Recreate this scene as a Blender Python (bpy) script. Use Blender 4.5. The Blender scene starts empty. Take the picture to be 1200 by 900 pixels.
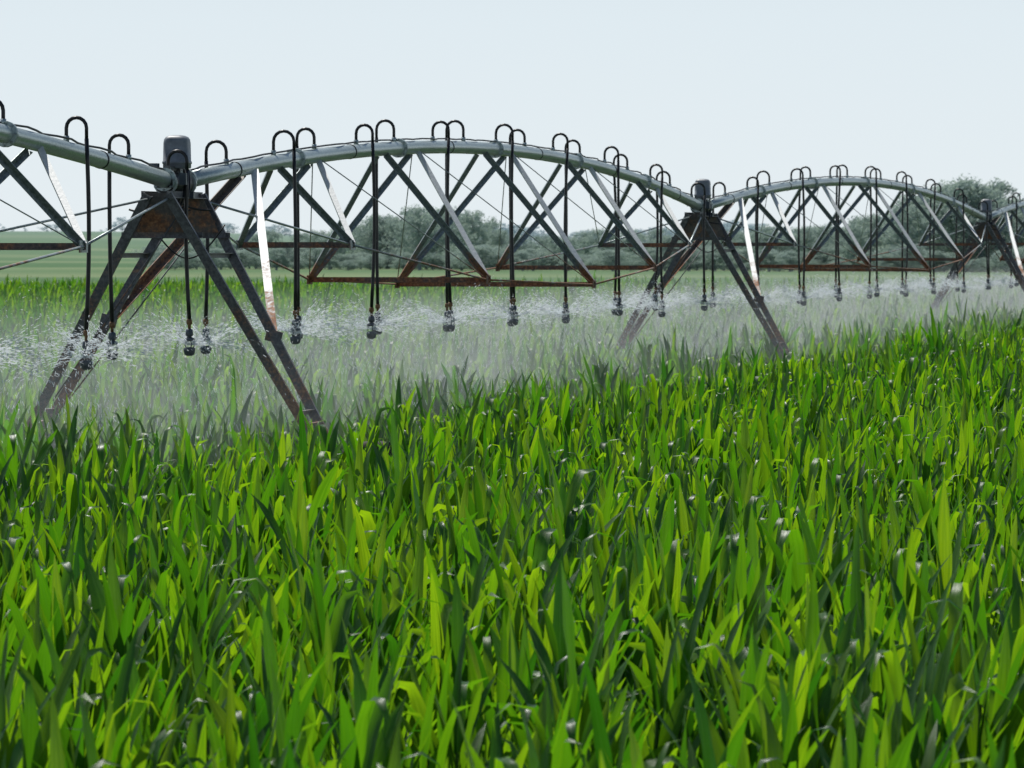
import bpy, math, random
import numpy as np
from mathutils import Vector, Matrix
R = random.Random(7)
scene = bpy.context.scene
scene.view_settings.view_transform = 'Standard'
scene.view_settings.look = 'None'
scene.view_settings.exposure = 0
scene.view_settings.gamma = 1

# ------------------------------------------------------------------ helpers
def link(o, parent=None):
    scene.collection.objects.link(o)
    if parent: o.parent = parent
    return o
def empty(name, parent=None, loc=(0,0,0)):
    o = bpy.data.objects.new(name, None); o.location = loc
    return link(o, parent)

class MB:
    def __init__(s): s.v=[]; s.f=[]; s.m=[]; s.s=[]
    def add(s, vs, fs, mat=0, smooth=False):
        o=len(s.v); s.v += [tuple(v) for v in vs]
        for f in fs:
            s.f.append(tuple(i+o for i in f)); s.m.append(mat); s.s.append(smooth)
    def tube(s, pts, r, n=8, mat=0, cap=True, smooth=True):
        pts=[Vector(p) for p in pts]; k=len(pts)
        rs = r if isinstance(r,(list,tuple)) else [r]*k
        vs=[]; prev=None
        for i,p in enumerate(pts):
            d=(pts[min(i+1,k-1)]-pts[max(i-1,0)]).normalized()
            if prev is None:
                a=Vector((0,0,1)) if abs(d.z)<.9 else Vector((1,0,0))
                u=d.cross(a).normalized()
            else:
                u=(prev-d*prev.dot(d)).normalized()
            prev=u; w=d.cross(u)
            for j in range(n):
                t=2*math.pi*j/n
                vs.append(p+(u*math.cos(t)+w*math.sin(t))*rs[i])
        fs=[(i*n+j,i*n+(j+1)%n,(i+1)*n+(j+1)%n,(i+1)*n+j) for i in range(k-1) for j in range(n)]
        s.add(vs,fs,mat,smooth)
        if cap:
            o=len(s.v)-len(vs)
            s.f.append(tuple(o+j for j in reversed(range(n)))); s.m.append(mat); s.s.append(False)
            s.f.append(tuple(o+(k-1)*n+j for j in range(n))); s.m.append(mat); s.s.append(False)
    def extrude(s, prof, a, b, ref=(0,0,1), mat=0):
        a=Vector(a); b=Vector(b); d=(b-a).normalized(); ref=Vector(ref)
        u=d.cross(ref)
        if u.length<1e-3: u=d.cross(Vector((1,0,0)))
        u.normalize(); w=u.cross(d)
        n=len(prof)
        vs=[a+u*x+w*y for x,y in prof]+[b+u*x+w*y for x,y in prof]
        fs=[(j,(j+1)%n,n+(j+1)%n,n+j) for j in range(n)]
        fs+= [tuple(reversed(range(n))), tuple(range(n,2*n))]
        s.add(vs,fs,mat)
    def ell(s,a,b,w=.05,t=.007,ref=(0,0,1),mat=0,flip=1):
        h=w/2
        s.extrude([(-h*flip,-h),(h*flip,-h),(h*flip,-h+t),((-h+t)*flip,-h+t),((-h+t)*flip,h),(-h*flip,h)],a,b,ref,mat)
    def beam(s,a,b,w=.05,h=.05,ref=(0,0,1),mat=0):
        s.extrude([(-w/2,-h/2),(w/2,-h/2),(w/2,h/2),(-w/2,h/2)],a,b,ref,mat)
    def lathe(s, prof, c, n=12, mat=0, axis=Vector((0,0,1))):
        q=Vector((0,0,1)).rotation_difference(Vector(axis)); c=Vector(c)
        vs=[]
        for r,z in prof:
            for j in range(n):
                t=2*math.pi*j/n
                vs.append(c+q@Vector((r*math.cos(t),r*math.sin(t),z)))
        k=len(prof)
        fs=[(i*n+j,i*n+(j+1)%n,(i+1)*n+(j+1)%n,(i+1)*n+j) for i in range(k-1) for j in range(n)]
        fs+=[tuple(reversed(range(n))),tuple((k-1)*n+j for j in range(n))]
        s.add(vs,fs,mat,True)
    def obj(s,name,mats,parent=None,loc=(0,0,0)):
        me=bpy.data.meshes.new(name); me.from_pydata(s.v,[],s.f)
        for m in mats: me.materials.append(m)
        me.polygons.foreach_set('material_index',s.m)
        me.polygons.foreach_set('use_smooth',s.s)
        me.update()
        o=bpy.data.objects.new(name,me); o.location=loc
        return link(o,parent)

def mat(name):
    m=bpy.data.materials.new(name); m.use_nodes=True
    nt=m.node_tree; nt.nodes.clear()
    out=nt.nodes.new('ShaderNodeOutputMaterial')
    return m,nt,out
def N(nt,t,**k):
    n=nt.nodes.new(t)
    for a,b in k.items(): setattr(n,a,b)
    return n
def L(nt,a,b): nt.links.new(a,b)
def ramp(nt,fac,stops):
    r=N(nt,'ShaderNodeValToRGB'); L(nt,fac,r.inputs[0])
    e=r.color_ramp.elements
    while len(e)<len(stops): e.new(.5)
    for el,(p,c) in zip(e,stops):
        el.position=p; el.color=(c[0],c[1],c[2],1)
    return r.outputs[0]
def noise(nt,vec,scale,detail=4,rough=.55):
    n=N(nt,'ShaderNodeTexNoise'); n.inputs['Scale'].default_value=scale
    n.inputs['Detail'].default_value=detail; n.inputs['Roughness'].default_value=rough
    if vec is not None: L(nt,vec,n.inputs['Vector'])
    return n.outputs[0]
def math_(nt,op,a,b=None,clamp=False):
    n=N(nt,'ShaderNodeMath',operation=op,use_clamp=clamp)
    for i,x in enumerate((a,b)):
        if x is None: continue
        if isinstance(x,(int,float)): n.inputs[i].default_value=x
        else: L(nt,x,n.inputs[i])
    return n.outputs[0]
def mixc(nt,f,a,b,mode='MIX'):
    n=N(nt,'ShaderNodeMix',data_type='RGBA',blend_type=mode)
    if isinstance(f,(int,float)): n.inputs[0].default_value=f
    else: L(nt,f,n.inputs[0])
    for i,x in ((6,a),(7,b)):
        if isinstance(x,tuple): n.inputs[i].default_value=(*x[:3],1)
        else: L(nt,x,n.inputs[i])
    return n.outputs[2]
def maprange(nt,v,a,b,c=0,d=1,smooth=True):
    n=N(nt,'ShaderNodeMapRange'); 
    if smooth: n.interpolation_type='SMOOTHSTEP'
    L(nt,v,n.inputs[0])
    for i,x in enumerate((a,b,c,d)): n.inputs[i+1].default_value=x
    return n.outputs[0]

# ------------------------------------------------------------------ materials
def metal_mat(name, rust_lo, rust_hi, bias, rough=.45, base=((.16,.18,.18),(.36,.40,.40)), metallic=.55, hw=.45):
    m,nt,out=mat(name)
    g=N(nt,'ShaderNodeNewGeometry'); pos=g.outputs['Position']
    sep=N(nt,'ShaderNodeSeparateXYZ'); L(nt,pos,sep.inputs[0])
    n1=noise(nt,pos,3.0,6,.6); n2=noise(nt,pos,28,5,.6)
    hz=maprange(nt,sep.outputs[2],rust_lo,rust_hi,1,0)     # rustier low down, in the spray
    v=math_(nt,'ADD',math_(nt,'MULTIPLY',n1,.8),math_(nt,'MULTIPLY',n2,.4))
    v=math_(nt,'ADD',v,math_(nt,'MULTIPLY',hz,hw))
    v=math_(nt,'ADD',v,bias)
    rf=maprange(nt,v,.78,1.02)
    galv=ramp(nt,n2,[(.3,base[0]),(.7,base[1])])
    rust=ramp(nt,n2,[(.25,(.08,.034,.018)),(.5,(.24,.11,.055)),(.75,(.50,.27,.14))])
    col=mixc(nt,rf,galv,rust)
    p=N(nt,'ShaderNodeBsdfPrincipled'); L(nt,col,p.inputs['Base Color'])
    L(nt,math_(nt,'MULTIPLY',math_(nt,'SUBTRACT',1,rf),metallic),p.inputs['Metallic'])
    L(nt,math_(nt,'ADD',math_(nt,'MULTIPLY',rf,.35),math_(nt,'ADD',math_(nt,'MULTIPLY',n2,.2),rough-.1)),p.inputs['Roughness'])
    b=N(nt,'ShaderNodeBump'); b.inputs['Strength'].default_value=.25; b.inputs['Distance'].default_value=.01
    L(nt,n2,b.inputs['Height']); L(nt,b.outputs[0],p.inputs['Normal'])
    L(nt,p.outputs[0],out.inputs[0]); return m
M_pipe=metal_mat('galvanized_pipe',0,1,-.58,.34,((.34,.41,.40),(.60,.68,.66)),.45)
M_truss=metal_mat('truss_steel',2.55,4.2,-.40,.38,((.16,.20,.20),(.42,.47,.48)),.45,.85)
M_white=metal_mat('weathered_white_steel',2.5,4.0,-.40,.5,((.60,.63,.63),(.80,.82,.81)),.0,.75)
M_leg=metal_mat('tower_leg_steel',1,6,-.12,.5,((.07,.07,.072),(.20,.21,.22)),.35)
M_rusty=metal_mat('rusty_cross_brace',2,5,-.03,.6,((.07,.06,.055),(.18,.16,.14)),.2)
M_plate=metal_mat('rust_stained_plate',2,5,.02,.6,((.10,.09,.08),(.2,.18,.16)),.2)

def simple(name,c,rough=.5,metal=0,var=.25):
    m,nt,out=mat(name)
    g=N(nt,'ShaderNodeNewGeometry')
    n=noise(nt,g.outputs['Position'],15,5)
    col=ramp(nt,n,[(.3,tuple(x*(1-var) for x in c)),(.7,tuple(min(1,x*(1+var)) for x in c))])
    p=N(nt,'ShaderNodeBsdfPrincipled'); L(nt,col,p.inputs['Base Color'])
    p.inputs['Roughness'].default_value=rough; p.inputs['Metallic'].default_value=metal
    L(nt,p.outputs[0],out.inputs[0]); return m
M_rubber=simple('black_rubber_hose',(.012,.013,.014),.35)
M_brass=simple('bronze_fitting',(.20,.11,.05),.4,.4)
M_plastic=simple('grey_plastic',(.06,.08,.10),.4)
M_box=simple('control_box_grey',(.22,.24,.26),.45)
M_tire=simple('tire_rubber',(.03,.028,.025),.85)
M_cable=simple('cable_black',(.015,.015,.016),.5)

# corn leaf
def corn_mat():
    m,nt,out=mat('corn_leaf')
    a=N(nt,'ShaderNodeAttribute',attribute_name='lf')   # x rib, y leaf random, z along
    sep=N(nt,'ShaderNodeSeparateXYZ'); L(nt,a.outputs['Vector'],sep.inputs[0])
    oi=N(nt,'ShaderNodeObjectInfo')
    rnd=math_(nt,'ADD',math_(nt,'MULTIPLY',sep.outputs[1],.7),math_(nt,'MULTIPLY',oi.outputs['Random'],.3))
    base=ramp(nt,rnd,[(.1,(.012,.055,.010)),(.5,(.026,.098,.010)),(.9,(.062,.150,.012))])
    tc=N(nt,'ShaderNodeTexCoord')
    n=noise(nt,tc.outputs['Object'],9,4)
    base=mixc(nt,math_(nt,'MULTIPLY',n,.5),base,(.02,.07,.012))
    rib=maprange(nt,sep.outputs[0],.82,1.0)
    base=mixc(nt,math_(nt,'MULTIPLY',rib,.5),base,(.18,.28,.07))
    vn=N(nt,'ShaderNodeTexNoise'); vn.inputs['Scale'].default_value=1; vn.inputs['Detail'].default_value=2
    cb=N(nt,'ShaderNodeCombineXYZ'); L(nt,math_(nt,'MULTIPLY',sep.outputs[0],7),cb.inputs[0]); L(nt,math_(nt,'MULTIPLY',sep.outputs[2],2),cb.inputs[1]); L(nt,math_(nt,'MULTIPLY',sep.outputs[1],40),cb.inputs[2])
    L(nt,cb.outputs[0],vn.inputs['Vector'])
    trans=ramp(nt,rnd,[(.1,(.05,.25,.006)),(.45,(.17,.48,.006)),(.9,(.46,.78,.010))])
    trans=mixc(nt,maprange(nt,vn.outputs[0],.35,.7,0,.5),trans,(.05,.24,.004))
    p=N(nt,'ShaderNodeBsdfPrincipled'); L(nt,base,p.inputs['Base Color'])
    L(nt,maprange(nt,n,.3,.7,.30,.50),p.inputs['Roughness'])
    p.inputs['Specular IOR Level'].default_value=.65
    bp=N(nt,'ShaderNodeBump'); bp.inputs['Strength'].default_value=.3; bp.inputs['Distance'].default_value=.01
    L(nt,vn.outputs[0],bp.inputs['Height']); L(nt,bp.outputs[0],p.inputs['Normal'])
    t=N(nt,'ShaderNodeBsdfTranslucent'); L(nt,trans,t.inputs[0])
    mx=N(nt,'ShaderNodeMixShader'); mx.inputs[0].default_value=.42
    L(nt,p.outputs[0],mx.inputs[1]); L(nt,t.outputs[0],mx.inputs[2])
    L(nt,mx.outputs[0],out.inputs[0]); return m
M_corn=corn_mat()
M_stalk=simple('corn_stalk',(.06,.14,.03),.5)

# ------------------------------------------------------------------ camera
FPX=6440.0; HC=3.2
cam=bpy.data.cameras.new('camera'); co=bpy.data.objects.new('camera',cam); link(co)
cam.sensor_width=36; cam.lens=36*FPX/1200
pitch=math.atan(165/FPX)
co.location=(0,0,HC); co.rotation_euler=(math.pi/2-pitch,0,0)
cam.clip_start=.5; cam.clip_end=20000
cam.dof.use_dof=True; cam.dof.focus_distance=50; cam.dof.aperture_fstop=10
scene.camera=co

# ------------------------------------------------------------------ pivot layout
T=[Vector((-10.11,18.0,0)),Vector((-3.43,56,0)),Vector((3.24,94,0)),Vector((11.8,137,0)),Vector((20.6,181,0)),Vector((29.3,225,0))]
ZP=HC+.61; RISE=.66; PR=.084
def P(i,t):
    a,b=T[i],T[i+1]; p=a.lerp(b,t); p.z=ZP+RISE*4*t*(1-t)
    return p
irr=empty('center_pivot_irrigator')
spray=empty('water_spray')
NODES=[(.15,.65,-.02),(.305,1.12,-.45),(.48,1.35,-.555),(.655,1.17,-.36),(.83,.72,-.03)]
HSPOTS=[]
for i in range(len(T)-1):
    b=MB()   # mats: 0 pipe 1 truss 2 white 3 rusty 4 cable
    d=(T[i+1]-T[i]).normalized(); s=Vector((d.y,-d.x,0))
    pts=[P(i,.012+.976*k/24) for k in range(25)]
    b.tube(pts,PR,18,0)
    for ft in [.012,.15,.305,.48,.655,.83,.988]:
        p=P(i,ft); dd=(P(i,min(1,ft+.005))-P(i,max(0,ft-.005))).normalized()
        for of in (-.018,.018): b.tube([p+dd*(of-.012),p+dd*(of+.012)],PR*1.42,18,0)
        for q in range(8):
            an=2*math.pi*q/8
            u=s; w=dd.cross(s)
            c=p+(u*math.cos(an)+w*math.sin(an))*PR*1.24
            b.tube([c-dd*.055,c+dd*.055],.011,6,1)
    for ft in [.07,.228,.39,.567,.742,.92]:      # cable / hose clamps
        p=P(i,ft); dd=(P(i,min(1,ft+.005))-P(i,max(0,ft-.005))).normalized()
        b.tube([p-dd*.02,p+dd*.02],PR*1.06,18,4)
    cp=[]
    for k in range(97):
        t=.01+.98*k/96
        p=P(i,t)+Vector((0,0,PR+.012+.012*abs(math.sin(k*.9))))+s*.035*math.sin(k*1.7)
        cp.append(p)
    b.tube(cp,.011,6,4)
    for sgn in (-1,1):
        last=P(i,.02)+s*sgn*.1-Vector((0,0,.22))
        for k,(t0,w,dz) in enumerate(NODES):
            n=P(i,t0); n.z=HC+dz; n+=s*sgn*w
            pa=P(i,t0-.027)+s*sgn*.05-Vector((0,0,.07)); pb=P(i,t0+.027)+s*sgn*.05-Vector((0,0,.07))
            b.ell(pa,n,.060,.008,s,1,sgn)
            b.ell(pb,n+d*.05,.060,.008,s,2 if (sgn==1 ) else 1,-sgn)
            b.beam(n-d*.13,n+d*.16,.012,.11,(0,0,1),1)
            b.tube([last,n],.013,6,1)          # chord rod
            if k>0:
                pt=NODES[k-1][0]+.03
                b.tube([P(i,pt)+s*sgn*.05-Vector((0,0,.05)),n],.007,5,1)
            last=n
        b.tube([last,P(i,.98)+s*sgn*.1-Vector((0,0,.22))],.013,6,1)
    for (t0,w,dz) in NODES:
        n=P(i,t0); n.z=HC+dz
        b.ell(n-s*(w+.02),n+s*(w+.02),.065,.008,(0,0,1),3)
    o=b.obj('truss_span',[M_pipe,M_truss,M_white,M_rusty,M_cable],irr)
    # drops
    h=MB()
    for k in range(16):
        t=.058+.0605*k+R.uniform(-.003,.003)
        if i==0: t=min(t+.045,.992)
        elif t>.985: continue
        sg=1 if k%2==1 else -1
        p=P(i,t); top=p+Vector((0,0,PR))
        rr=.105*R.uniform(.9,1.1); up=.13+R.uniform(-.01,.02)
        lean=R.uniform(-.025,.025)
        arc=[top-Vector((0,0,.02)),top+Vector((0,0,up*.6))]
        for q in range(9):
            an=math.pi*q/8
            arc.append(top+Vector((0,0,up))+s*sg*(rr-rr*math.cos(an))+Vector((0,0,rr*math.sin(an))))
        e=arc[-1]
        arc.append(e-Vector((0,0,.12)))
        h.tube(arc,.018,8,0)
        h.tube([top-Vector((0,0,.01)),top+Vector((0,0,.05))],.028,8,1)
        zb=2.43+R.uniform(-.05,.05)
        hp=[]
        sw=R.uniform(-.03,.03); sw2=R.uniform(-.04,.04)
        for q in range(9):
            f=q/8; z=(e.z-.1)*(1-f)+zb*f
            hp.append(Vector((e.x,e.y,0))+s*(sw*math.sin(f*math.pi)+lean*f)+d*(sw2*math.sin(f*3))+Vector((0,0,z)))
        h.tube(hp,.0205,8,0)
        bt=hp[-1]
        h.lathe([(.02,0),(.03,-.01),(.03,-.05),(.016,-.06),(.016,-.10)],bt,10,2)
        h.lathe([(.018,-.10),(.036,-.11),(.040,-.16),(.030,-.175),(.018,-.18)],bt,10,3)
        h.lathe([(.018,-.18),(.026,-.185),(.055,-.20),(.058,-.215),(.03,-.225)],bt,12,3)
        for a_ in range(3):
            an=a_*2.1+R.random()
            c=Vector((math.cos(an)*.045,math.sin(an)*.045,0))
            h.tube([bt+c+Vector((0,0,-.21)),bt+c*1.1+Vector((0,0,-.27)),bt+c*.8+Vector((0,0,-.30))],.006,5,3)
        h.lathe([(.03,-.285),(.06,-.295),(.062,-.315),(.05,-.36),(.025,-.375)],bt,12,3)
        HSPOTS.append(bt+Vector((0,0,-.26)))
    h.obj('sprinkler_drops',[M_rubber,M_pipe,M_brass,M_plastic],irr)

# towers
for i in range(0,len(T)):
    b=MB(); c=T[i]   # 0 leg 1 white 2 rusty 3 tire 4 box 5 cable 6 pipe 7 plastic 8 plate
    if i<len(T)-1: d=(T[i+1]-T[i]).normalized()
    else: d=(T[i]-T[i-1]).normalized()
    s=Vector((d.y,-d.x,0)); Z=lambda z:Vector((0,0,z))
    zt=ZP-.12
    for sg in (-1,1):
        for al in (-1,1):
            top=c+s*sg*.10+d*al*.75+Z(zt); bot=c+s*sg*1.84+d*al*.2+Z(.62)
            w=.095;h2=.055;t=.008
            b.extrude([(-w/2,-h2/2),(w/2,-h2/2),(w/2,h2/2),(w/2-t,h2/2),(w/2-t,-h2/2+t),(-w/2+t,-h2/2+t),(-w/2+t,h2/2),(-w/2,h2/2)],top,bot,d,0)
        for f in (.2,.72):
            a1=(c+s*sg*.10-d*.75+Z(zt)).lerp(c+s*sg*1.84-d*.2+Z(.62),f)
            a2=(c+s*sg*.10+d*.75+Z(zt)).lerp(c+s*sg*1.84+d*.2+Z(.62),f)
            b.ell(a1,a2,.05,.008,s,0)
        if i<len(T)-1:
            pp=P(i,.088)+s*sg*.07-Z(.06)
            lp=(c+s*sg*.10+d*.75+Z(zt)).lerp(c+s*sg*1.84+d*.2+Z(.62),.47 if sg>0 else .42)
            b.ell(pp,lp,.085,.01,s,1 if sg>0 else 2,-sg)
            b.beam(lp-s*.08+Z(.02),lp+s*.08-Z(.02),.12,.04,d,0)
        fb=(c+s*sg*.10+Z(zt)).lerp(c+s*sg*1.84+Z(.62),.76)
        b.beam(fb-d*.3,fb+d*.3,.05,.09,s,0)
        wc=c+s*sg*2.05+Z(.6)
        prof=[(.30,-.14),(.50,-.15),(.575,-.13),(.6,-.08),(.6,.08),(.575,.13),(.50,.15),(.30,.14)]
        b.lathe(prof,wc,28,3,d)
        b.lathe([(.05,-.2),(.08,-.16),(.28,-.10),(.31,-.142),(.31,.142),(.28,.10),(.08,.16),(.05,.2)],wc,20,6,d)
        for q in range(20):
            an=2*math.pi*q/20
            rd=s*math.cos(an)+Z(math.sin(an))
            b.beam(wc+rd*.60-d*.14,wc+rd*.60+d*.14,.04,.05,rd,3)
    b.beam(c-s*1.9+Z(.66),c+s*1.9+Z(.66),.14,.14,(0,0,1),2)
    for al in (-1,1):
        o=c+d*al*.62
        vs=[o+s*-.12+Z(zt+.02),o+s*.12+Z(zt+.02),o+s*.31+Z(zt-.38),o-s*.31+Z(zt-.38)]
        vs+= [v+d*.012 for v in vs]
        b.add(vs,[(0,1,2,3),(7,6,5,4),(0,4,5,1),(1,5,6,2),(2,6,7,3),(3,7,4,0)],8)
        b.ell(o-s*.42+Z(zt-.41)+d*.02,o+s*.42+Z(zt-.41)+d*.02,.06,.008,(0,0,1),0)
        b.tube([c+s*.2+d*al*.7+Z(zt-.2),c-s*1.2+d*al*.33+Z(1.6)],.008,5,0)
    for sg in (-1,1): b.ell(c+s*sg*.13-d*.78+Z(zt),c+s*sg*.13+d*.78+Z(zt),.07,.01,(0,0,1),0)
    b.tube([c-d*.5+Z(ZP-.01),c-d*.22+Z(ZP),c+d*.22+Z(ZP),c+d*.5+Z(ZP-.01)],[.095,.112,.112,.095],16,5)
    for x in (-.42,.42): b.tube([c+d*(x-.02)+Z(ZP),c+d*(x+.02)+Z(ZP)],.124,16,6)
    b.beam(c-d*.35+Z(ZP+.15),c+d*.35+Z(ZP+.15),.05,.05,(0,0,1),0)
    b.beam(c-d*.25-s*.16+Z(ZP+.02),c-d*.25-s*.16+Z(ZP+.20),.09,.10,d,7)
    b.beam(c-d*.35+s*.17+Z(ZP-.02),c-d*.35+s*.17+Z(ZP+.10),.07,.08,d,7)
    b.beam(c-s*.25+Z(ZP-.12),c+s*.2+Z(ZP-.12),.07,.07,(0,0,1),7)
    bc=c+s*.02+Z(ZP+.12)
    b.tube([bc+Z(-.1),bc+Z(.06)],.03,8,0)
    W=.130
    def rr_(w,z,e=.045):
        out=[]
        for cx,cy,a0 in ((1,1,0),(-1,1,90),(-1,-1,180),(1,-1,270)):
            for q in range(5):
                an=math.radians(a0+q*22.5)
                out.append(bc+s*(cx*(w-e)+e*math.cos(an))+d*(cy*(w-e)+e*math.sin(an))+Z(z))
        return out
    lv=[(W*.96,.03),(W,.04),(W,.075),(W*1.05,.08),(W*1.05,.10),(W,.105),(W*.97,.29),(W*.93,.325),(W*.82,.35),(W*.6,.364),(W*.3,.37)]
    vs=[]
    for w,z in lv: vs+=rr_(w,z,min(.06,w*.6))
    n=20
    fs=[(a*n+j,a*n+(j+1)%n,(a+1)*n+(j+1)%n,(a+1)*n+j) for a in range(len(lv)-1) for j in range(n)]
    fs+=[tuple(reversed(range(n))),tuple((len(lv)-1)*n+j for j in range(n))]
    b.add(vs,fs,4,True)
    for q in range(5):
        a0=bc+s*(.05*q-.08)+Z(.02); a1=c+d*(.5-.30*q)+s*(.25-.14*q)+Z(zt-.15)
        mid=(a0+a1)*.5+s*(.16*(q-1.5))-Z(.22+.06*q)
        cp=[a0*((1-f)**2)+mid*(2*f*(1-f))+a1*f*f for f in [k/12 for k in range(13)]]
        b.tube(cp,.011,6,5)
    cp=[]
    for k in range(17):
        f=k/16
        cp.append(c-s*(.30-.75*f)+d*.3+Z(zt-.35-.32*math.sin(f*math.pi)+.05*f))
    b.tube(cp,.009,6,5)
    b.obj('drive_tower',[M_leg,M_white,M_rusty,M_tire,M_box,M_cable,M_pipe,M_plastic,M_plate],irr)

# ------------------------------------------------------------------ spray droplets
m,nt,out=mat('water_droplets')
df=N(nt,'ShaderNodeBsdfDiffuse'); df.inputs[0].default_value=(.9,.93,.95,1)
tl=N(nt,'ShaderNodeBsdfTranslucent'); tl.inputs[0].default_value=(.95,.98,1,1)
mx=N(nt,'ShaderNodeMixShader'); mx.inputs[0].default_value=.6
L(nt,df.outputs[0],mx.inputs[1]); L(nt,tl.outputs[0],mx.inputs[2]); L(nt,mx.outputs[0],out.inputs[0])
M_drop=m
def spray_mesh(seed,n):
    r=random.Random(seed); b=MB()
    jets=[(r.uniform(0,6.28),r.gauss(.36,.20)) for _ in range(22)]
    for k in range(n):
        ja,je=r.choice(jets)
        az=ja+r.gauss(0,.045); el=je+r.gauss(0,.03); v=r.uniform(3.0,5.4)
        near=r.random()<.72
        tau=r.uniform(.0,.17) if near else r.uniform(.10,.62)
        def pos(t):
            dr=(1-math.exp(-2.2*t))/2.2
            return Vector((math.cos(az)*math.cos(el)*v*dr,math.sin(az)*math.cos(el)*v*dr,math.sin(el)*v*dr-3.6*t*t))
        p0=pos(tau); p1=pos(tau+r.uniform(.005,.016))
        if p0.z<-1.0: continue
        jit=Vector((r.gauss(0,.006),r.gauss(0,.006),r.gauss(0,.006)))*(1+tau*18)
        b.tube([p0+jit,p1+jit],r.uniform(.0014,.0038),3,0,cap=False,smooth=False)
    me=bpy.data.meshes.new('spray_droplets'); me.from_pydata(b.v,[],b.f); me.materials.append(M_drop); me.update(); return me
sm=[spray_mesh(s_,1300) for s_ in range(6)]
for k,p in enumerate(HSPOTS):
    o=bpy.data.objects.new('nozzle_spray',sm[k%6]); o.location=p; o.rotation_euler=(0,0,R.uniform(0,6.28)); link(o,spray)

# mist volume
m,nt,out=mat('water_mist')
tc=N(nt,'ShaderNodeTexCoord'); sep=N(nt,'ShaderNodeSeparateXYZ'); L(nt,tc.outputs['Object'],sep.inputs[0])
X,Y,Zc=sep.outputs
fx=math_(nt,'MULTIPLY',maprange(nt,X,-24,-3,.0,1),maprange(nt,X,.6,3.2,1,0))
fz=maprange(nt,Zc,.9,2.55,1,0)
fy=math_(nt,'MULTIPLY',maprange(nt,Y,-16,0,0,1),maprange(nt,Y,130,190,1,0))
mp=N(nt,'ShaderNodeMapping'); mp.inputs['Scale'].default_value=(1,.35,1.2); L(nt,tc.outputs['Object'],mp.inputs[0])
nz=maprange(nt,noise(nt,mp.outputs[0],.6,4),.35,.65,.25,1.7)
den=math_(nt,'MULTIPLY',math_(nt,'MULTIPLY',fx,fz),math_(nt,'MULTIPLY',fy,nz))
core=math_(nt,'MULTIPLY',maprange(nt,math_(nt,'ABSOLUTE',X),.2,2.4,1,0),maprange(nt,Zc,1.1,2.5,1,0))
core=math_(nt,'MULTIPLY',core,math_(nt,'MULTIPLY',fy,nz))
den=math_(nt,'ADD',math_(nt,'MULTIPLY',den,.026),math_(nt,'MULTIPLY',core,.026))
vs_=N(nt,'ShaderNodeVolumeScatter'); vs_.inputs['Color'].default_value=(.93,.985,1,1); vs_.inputs['Anisotropy'].default_value=.5
L(nt,den,vs_.inputs['Density']); L(nt,vs_.outputs[0],out.inputs['Volume'])
b=MB(); x0,x1,y0,y1,z0,z1=-24,3.3,-16,190,.3,2.6
b.add([(x0,y0,z0),(x1,y0,z0),(x1,y1,z0),(x0,y1,z0),(x0,y0,z1),(x1,y0,z1),(x1,y1,z1),(x0,y1,z1)],
      [(3,2,1,0),(4,5,6,7),(0,1,5,4),(1,2,6,5),(2,3,7,6),(3,0,4,7)])
o=b.obj('mist',[m],spray); o.location=T[1]; dd=(T[4]-T[1]); o.rotation_euler=(0,0,-math.atan2(dd.x,dd.y))

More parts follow.
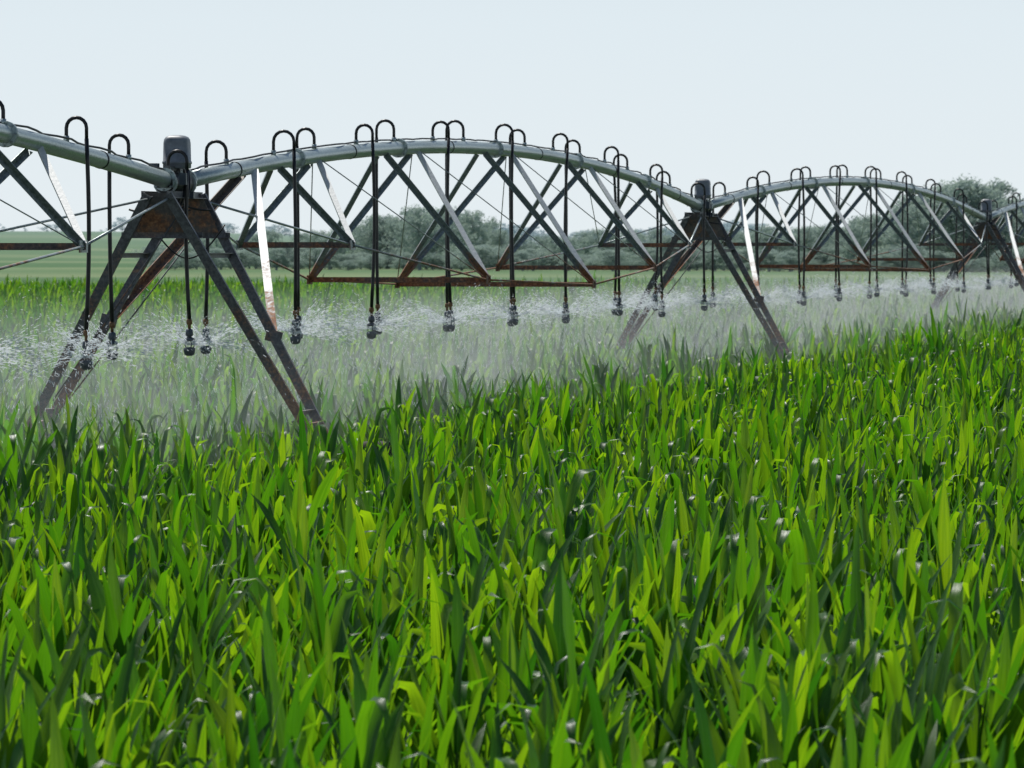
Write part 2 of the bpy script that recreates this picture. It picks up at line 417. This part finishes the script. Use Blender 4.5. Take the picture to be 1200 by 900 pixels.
# ------------------------------------------------------------------ corn
def corn_plant(seed,hs=1.0):
    r=random.Random(seed)
    V=[];F=[];A=[];MI=[]
    def leaf(h,az,ln,w,a0,bend,tw,droop):
        rv=r.random(); o=len(V); n=8
        p=Vector((0,0,h)); hd=Vector((math.cos(az),math.sin(az),0)); sd0=Vector((-math.sin(az),math.cos(az),0))
        step=ln/n; ph=r.random()*6
        for k in range(n+1):
            f=k/n
            th=a0+bend*f**1.9
            if droop and f>droop: th+= (f-droop)*7
            dr=hd*math.sin(th)+Vector((0,0,math.cos(th)))
            nr=hd*-math.cos(th)+Vector((0,0,math.sin(th)))
            ta=tw*f; sd=sd0*math.cos(ta)+nr*math.sin(ta); n2=nr*math.cos(ta)-sd0*math.sin(ta)
            ww=w*.5*min(1,.50+f*1.6)*(max(0,1-f**2.5))**.85
            if k==n: ww=.001
            fold=.42*(1-.5*f); wav=.20*math.sin(f*13+ph)
            V.append(p-sd*ww+n2*ww*(fold+wav)); V.append(p.copy()); V.append(p+sd*ww+n2*ww*(fold-wav))
            A.extend([(0,rv,f),(1,rv,f),(0,rv,f)])
            p=p+dr*step
        for k in range(n):
            q=o+k*3
            F.append((q,q+1,q+4,q+3)); F.append((q+1,q+2,q+5,q+4)); MI.extend([0,0])
    az=r.uniform(0,6.28)
    nl=8
    for i in range(nl):
        f=i/(nl-1)
        h=.20+.70*f*hs
        ln=(.50+.14*math.sin(f*math.pi*.9))*r.uniform(.82,1.15)
        w=r.uniform(.072,.108)*(1 if f<.85 else .75)
        a0=r.uniform(.20,.42)*(1-f)+r.uniform(.02,.18)*f+.03
        bend=r.uniform(.4,1.3)*(1-f)+r.uniform(.0,.55)*f
        droop=r.uniform(.45,.8) if r.random()<.30 else 0
        leaf(h,az+(i%2)*math.pi+r.gauss(0,.45),ln,w,a0,bend,r.gauss(0,.9),droop)
    o=len(V)
    for k,(z,rad) in enumerate(((0,.014),(.5,.013),(.95,.006))):
        for j in range(5):
            a=2*math.pi*j/5; V.append(Vector((rad*math.cos(a),rad*math.sin(a),z))); A.append((0,.5,0))
    for k in range(2):
        for j in range(5): F.append((o+k*5+j,o+k*5+(j+1)%5,o+(k+1)*5+(j+1)%5,o+(k+1)*5+j)); MI.append(1)
    me=bpy.data.meshes.new('corn_plant'); me.from_pydata([tuple(v) for v in V],[],F)
    me.materials.append(M_corn); me.materials.append(M_stalk)
    me.polygons.foreach_set('material_index',MI); me.polygons.foreach_set('use_smooth',[True]*len(F))
    at=me.attributes.new('lf','FLOAT_VECTOR','POINT'); at.data.foreach_set('vector',[c for a in A for c in a])
    me.update(); return me
NV=16
plants=[corn_plant(100+k,1+.07*math.sin(k*2.3)) for k in range(NV)]
pts=[[] for _ in range(NV)]
rng=np.random.default_rng(3)
ang=math.radians(10.0)       # rows follow the line of the pivot
ca,sa=math.cos(ang),math.sin(ang)
rows=np.arange(-120,80,.75)
tot=0
for rx in rows:
    base=np.arange(5,262,.215)
    ys=base+rng.normal(0,.05,len(base))
    xs=rx+rng.normal(0,.09,len(ys))
    wx=xs*ca+ys*sa; wy=-xs*sa+ys*ca
    keep=(wy>13)&(wy<240+3*np.sin(wx*.3))&(np.abs(wx)<2.2+.118*wy)
    far=np.clip((wy-70)/130,0,1)
    keep&=rng.random(len(ys))>far*.5
    for x_,y_,f_ in zip(wx[keep],wy[keep],far[keep]):
        pts[int(rng.integers(NV))].append((x_,y_,f_))
        tot+=1
print('corn plants',tot)
field=empty('corn_field')
for k in range(NV):
    vs=[];fs=[]
    for x_,y_,f_ in pts[k]:
        sc=1.0+.06*math.sin(x_*.7+y_*.23)+.05*math.sin(y_*.9-x_*.31)+rng.normal(0,.095)
        sc*=(1+.06*f_)
        a=rng.uniform(0,6.283); h=sc/2
        tx,ty=rng.normal(0,.06,2)
        ux,uy=math.cos(a),math.sin(a); o=len(vs)
        for (p,q) in ((-1,-1),(1,-1),(1,1),(-1,1)):
            dx=(p*ux-q*uy)*h; dy=(p*uy+q*ux)*h
            vs.append((x_+dx,y_+dy,dx*tx+dy*ty))
        fs.append((o,o+1,o+2,o+3))
    me=bpy.data.meshes.new('corn_stand'); me.from_pydata(vs,[],fs); me.update()
    ins=bpy.data.objects.new('corn_stand',me); link(ins,field)
    ins.instance_type='FACES'; ins.use_instance_faces_scale=True; ins.instance_faces_scale=1
    ins.show_instancer_for_render=False; ins.show_instancer_for_viewport=False
    pl=bpy.data.objects.new('corn_plant',plants[k]); link(pl,ins)

# ------------------------------------------------------------------ ground
def ss(x): x=max(0,min(1,x)); return x*x*(3-2*x)
def gz(x,y):
    return 7.0*ss((y-620)/1100)*(.25+.75*ss((-x-0)/110)) + .25*math.sin(x*.02+y*.004)*ss((y-400)/300)
ys=[-200,-50,0,10,20,50,100,150,200,250,300,350,400,450,500]+[550+50*k for k in range(40)]+[2800,3500,5000,8000,14000]
xs=[-9000,-4000,-2000,-1000]+[-600+25*k for k in range(49)]+[1000,2000,4000,9000]
b=MB(); nx=len(xs)
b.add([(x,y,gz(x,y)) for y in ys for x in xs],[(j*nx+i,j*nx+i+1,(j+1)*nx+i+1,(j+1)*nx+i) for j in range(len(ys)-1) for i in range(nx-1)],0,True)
m,nt,out=mat('field_soil_grass_and_haze')
g=N(nt,'ShaderNodeNewGeometry'); sep=N(nt,'ShaderNodeSeparateXYZ'); L(nt,g.outputs['Position'],sep.inputs[0])
n2=noise(nt,g.outputs['Position'],2.5,6)
soil=ramp(nt,n2,[(.3,(.012,.011,.007)),(.7,(.028,.025,.013))])
mp=N(nt,'ShaderNodeMapping'); mp.inputs['Scale'].default_value=(.25,1,1); L(nt,g.outputs['Position'],mp.inputs[0])
n3=noise(nt,mp.outputs[0],.012,5)
grass=ramp(nt,n3,[(.35,(.07,.14,.06)),(.5,(.10,.17,.08)),(.62,(.18,.23,.12)),(.72,(.09,.15,.08))])
hz=mixc(nt,maprange(nt,sep.outputs[1],450,2800),grass,(.23,.31,.30))  # distance haze painted into the ground colour, paler and bluer further off
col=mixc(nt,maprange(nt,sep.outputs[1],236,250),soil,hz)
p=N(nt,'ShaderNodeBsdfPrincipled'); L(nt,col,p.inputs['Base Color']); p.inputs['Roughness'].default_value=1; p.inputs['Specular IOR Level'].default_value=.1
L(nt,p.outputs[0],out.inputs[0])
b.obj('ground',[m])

# ------------------------------------------------------------------ distant trees
def foliage(name,c1,c2,c3,tr):
    m,nt,out=mat(name)
    a=N(nt,'ShaderNodeAttribute',attribute_name='sh')
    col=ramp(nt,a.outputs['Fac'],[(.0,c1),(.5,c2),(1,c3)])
    d_=N(nt,'ShaderNodeBsdfDiffuse'); L(nt,col,d_.inputs[0])
    t=N(nt,'ShaderNodeBsdfTranslucent'); L(nt,mixc(nt,.5,col,tr),t.inputs[0])
    mx=N(nt,'ShaderNodeMixShader'); mx.inputs[0].default_value=.35
    L(nt,d_.outputs[0],mx.inputs[1]); L(nt,t.outputs[0],mx.inputs[2]); L(nt,mx.outputs[0],out.inputs[0]); return m
M_fol=foliage('tree_foliage_haze_mid',(.28,.36,.37),(.35,.44,.42),(.43,.51,.43),(.40,.50,.38))  # aerial haze painted into the leaf colours: pale and bluish
M_folfar=foliage('tree_foliage_haze_far',(.38,.48,.53),(.43,.53,.58),(.48,.58,.61),(.45,.55,.58))  # far woodland: stronger blue haze put into the foliage colour
M_bark=simple('bark_haze_tint',(.32,.36,.37),.9)  # bark paled to carry the same painted distance haze
def tree_mesh(seed,H,W,nc,nl,ls,fol):
    r=random.Random(seed); b=MB()
    trunk=[Vector((0,0,0)),Vector((r.uniform(-.1,.1),0,H*.25)),Vector((r.uniform(-.3,.3),r.uniform(-.3,.3),H*.55)),Vector((r.uniform(-.4,.4),0,H*.85))]
    b.tube(trunk,[H*.028,H*.021,H*.014,H*.004],7,0)
    sh=[0]*len(b.v)
    clumps=[]
    for k in range(nc):
        a=r.uniform(0,6.28); z=H*(.14+.79*r.random()**.85)
        prof=math.sin(min(1,max(.08,(z/H-.02)/.98))*math.pi)**.55
        rad=W*.5*prof*math.sqrt(r.random())*r.uniform(.75,1.12)
        clumps.append((Vector((rad*math.cos(a),rad*math.sin(a),z)),H*r.uniform(.07,.12),r.random()))
    for c,rad,sv in clumps[::3]:
        st=trunk[1].lerp(trunk[3],max(0,min(1,(c.z/H-.35)*1.2)))
        n0=len(b.v); b.tube([st,st.lerp(c,.5)+Vector((0,0,H*.02)),c],[H*.009,H*.006,H*.002],5,0); sh+= [0]*(len(b.v)-n0)
    for c,rad,sv in clumps:
        for j in range(nl):
            v=Vector((r.gauss(0,1),r.gauss(0,1),r.gauss(0,.8))); v=v.normalized()*rad*r.random()**.5
            p=c+v; n=Vector((r.gauss(0,1),r.gauss(0,1),r.gauss(0,1)+.5)).normalized()
            u=n.orthogonal().normalized()*ls*r.uniform(.6,1.3); w=n.cross(u)*r.uniform(.5,.9)
            b.add([p-u,p-w*.6,p+u,p+w*.6],[(0,1,2,3)],1)
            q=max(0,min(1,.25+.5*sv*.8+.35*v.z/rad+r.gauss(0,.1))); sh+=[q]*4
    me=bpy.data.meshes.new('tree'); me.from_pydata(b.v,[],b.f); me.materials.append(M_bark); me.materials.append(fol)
    me.polygons.foreach_set('material_index',b.m); 
    at=me.attributes.new('sh','FLOAT','POINT'); at.data.foreach_set('value',sh); me.update(); return me
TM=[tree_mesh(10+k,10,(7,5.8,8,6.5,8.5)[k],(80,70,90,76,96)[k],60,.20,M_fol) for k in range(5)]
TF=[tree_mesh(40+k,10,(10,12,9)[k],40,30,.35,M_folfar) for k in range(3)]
tl_=empty('distant_tree_line')
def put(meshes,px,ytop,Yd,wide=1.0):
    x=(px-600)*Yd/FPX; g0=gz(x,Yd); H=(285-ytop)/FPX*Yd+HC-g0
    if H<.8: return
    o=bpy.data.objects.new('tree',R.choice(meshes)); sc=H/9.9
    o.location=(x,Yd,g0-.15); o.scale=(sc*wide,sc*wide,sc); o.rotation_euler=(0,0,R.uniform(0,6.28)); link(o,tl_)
# hedgerow heights along the far edge of the field (about 650 m away)
prof=[(-300,262),(0,290),(150,292),(230,278),(300,270),(360,268),(425,262),(440,245),(500,240),(545,240),(575,255),(600,268),(660,275),(700,268),(760,265),(800,272),(850,270),(920,262),(1000,255),(1060,240),(1090,213),(1130,207),(1165,210),(1190,228),(1240,240),(1500,250)]
def topat(x):
    for (a,ya),(c,yc) in zip(prof,prof[1:]):
        if a<=x<=c: return ya+(yc-ya)*(x-a)/(c-a)
    return 270
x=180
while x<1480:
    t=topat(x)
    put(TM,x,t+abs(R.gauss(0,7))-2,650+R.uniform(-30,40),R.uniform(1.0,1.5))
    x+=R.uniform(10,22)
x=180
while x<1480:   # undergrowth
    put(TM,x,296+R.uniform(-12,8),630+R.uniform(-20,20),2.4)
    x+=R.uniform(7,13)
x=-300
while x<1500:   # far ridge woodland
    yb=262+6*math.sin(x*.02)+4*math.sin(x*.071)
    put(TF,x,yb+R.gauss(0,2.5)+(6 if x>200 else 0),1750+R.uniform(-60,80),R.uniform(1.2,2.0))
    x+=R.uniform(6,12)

# ------------------------------------------------------------------ light
el=math.radians(58); az=math.radians(-30)
sd=Vector((math.sin(az)*math.cos(el),math.cos(az)*math.cos(el),math.sin(el)))
sun=bpy.data.lights.new('sun','SUN'); sun.energy=5.0; sun.angle=math.radians(.5); sun.color=(1,.97,.91)
so=bpy.data.objects.new('sun',sun); so.rotation_euler=(-sd).to_track_quat('-Z','Y').to_euler(); so.location=(0,0,50); link(so)
w=bpy.data.worlds.new('World'); scene.world=w; w.use_nodes=True
nt=w.node_tree; bg=nt.nodes['Background']
sky=nt.nodes.new('ShaderNodeTexSky'); sky.sky_type='NISHITA'; sky.sun_disc=False
sky.sun_elevation=el; sky.sun_rotation=az%(2*math.pi); sky.air_density=1; sky.dust_density=.6; sky.ozone_density=2
ST=.06
# pale summer haze: whitens the sky towards the horizon
tc=N(nt,'ShaderNodeTexCoord'); sp=N(nt,'ShaderNodeSeparateXYZ'); L(nt,tc.outputs['Generated'],sp.inputs[0])
hf=maprange(nt,sp.outputs[2],0.04,.28,.97,.0,False)
up=maprange(nt,sp.outputs[2],0,.06,0,1,False)
hc=mixc(nt,up,(.80/ST,.87/ST,.905/ST),(.73/ST,.83/ST,.895/ST))
L(nt,mixc(nt,hf,sky.outputs[0],hc),bg.inputs[0]); bg.inputs[1].default_value=ST
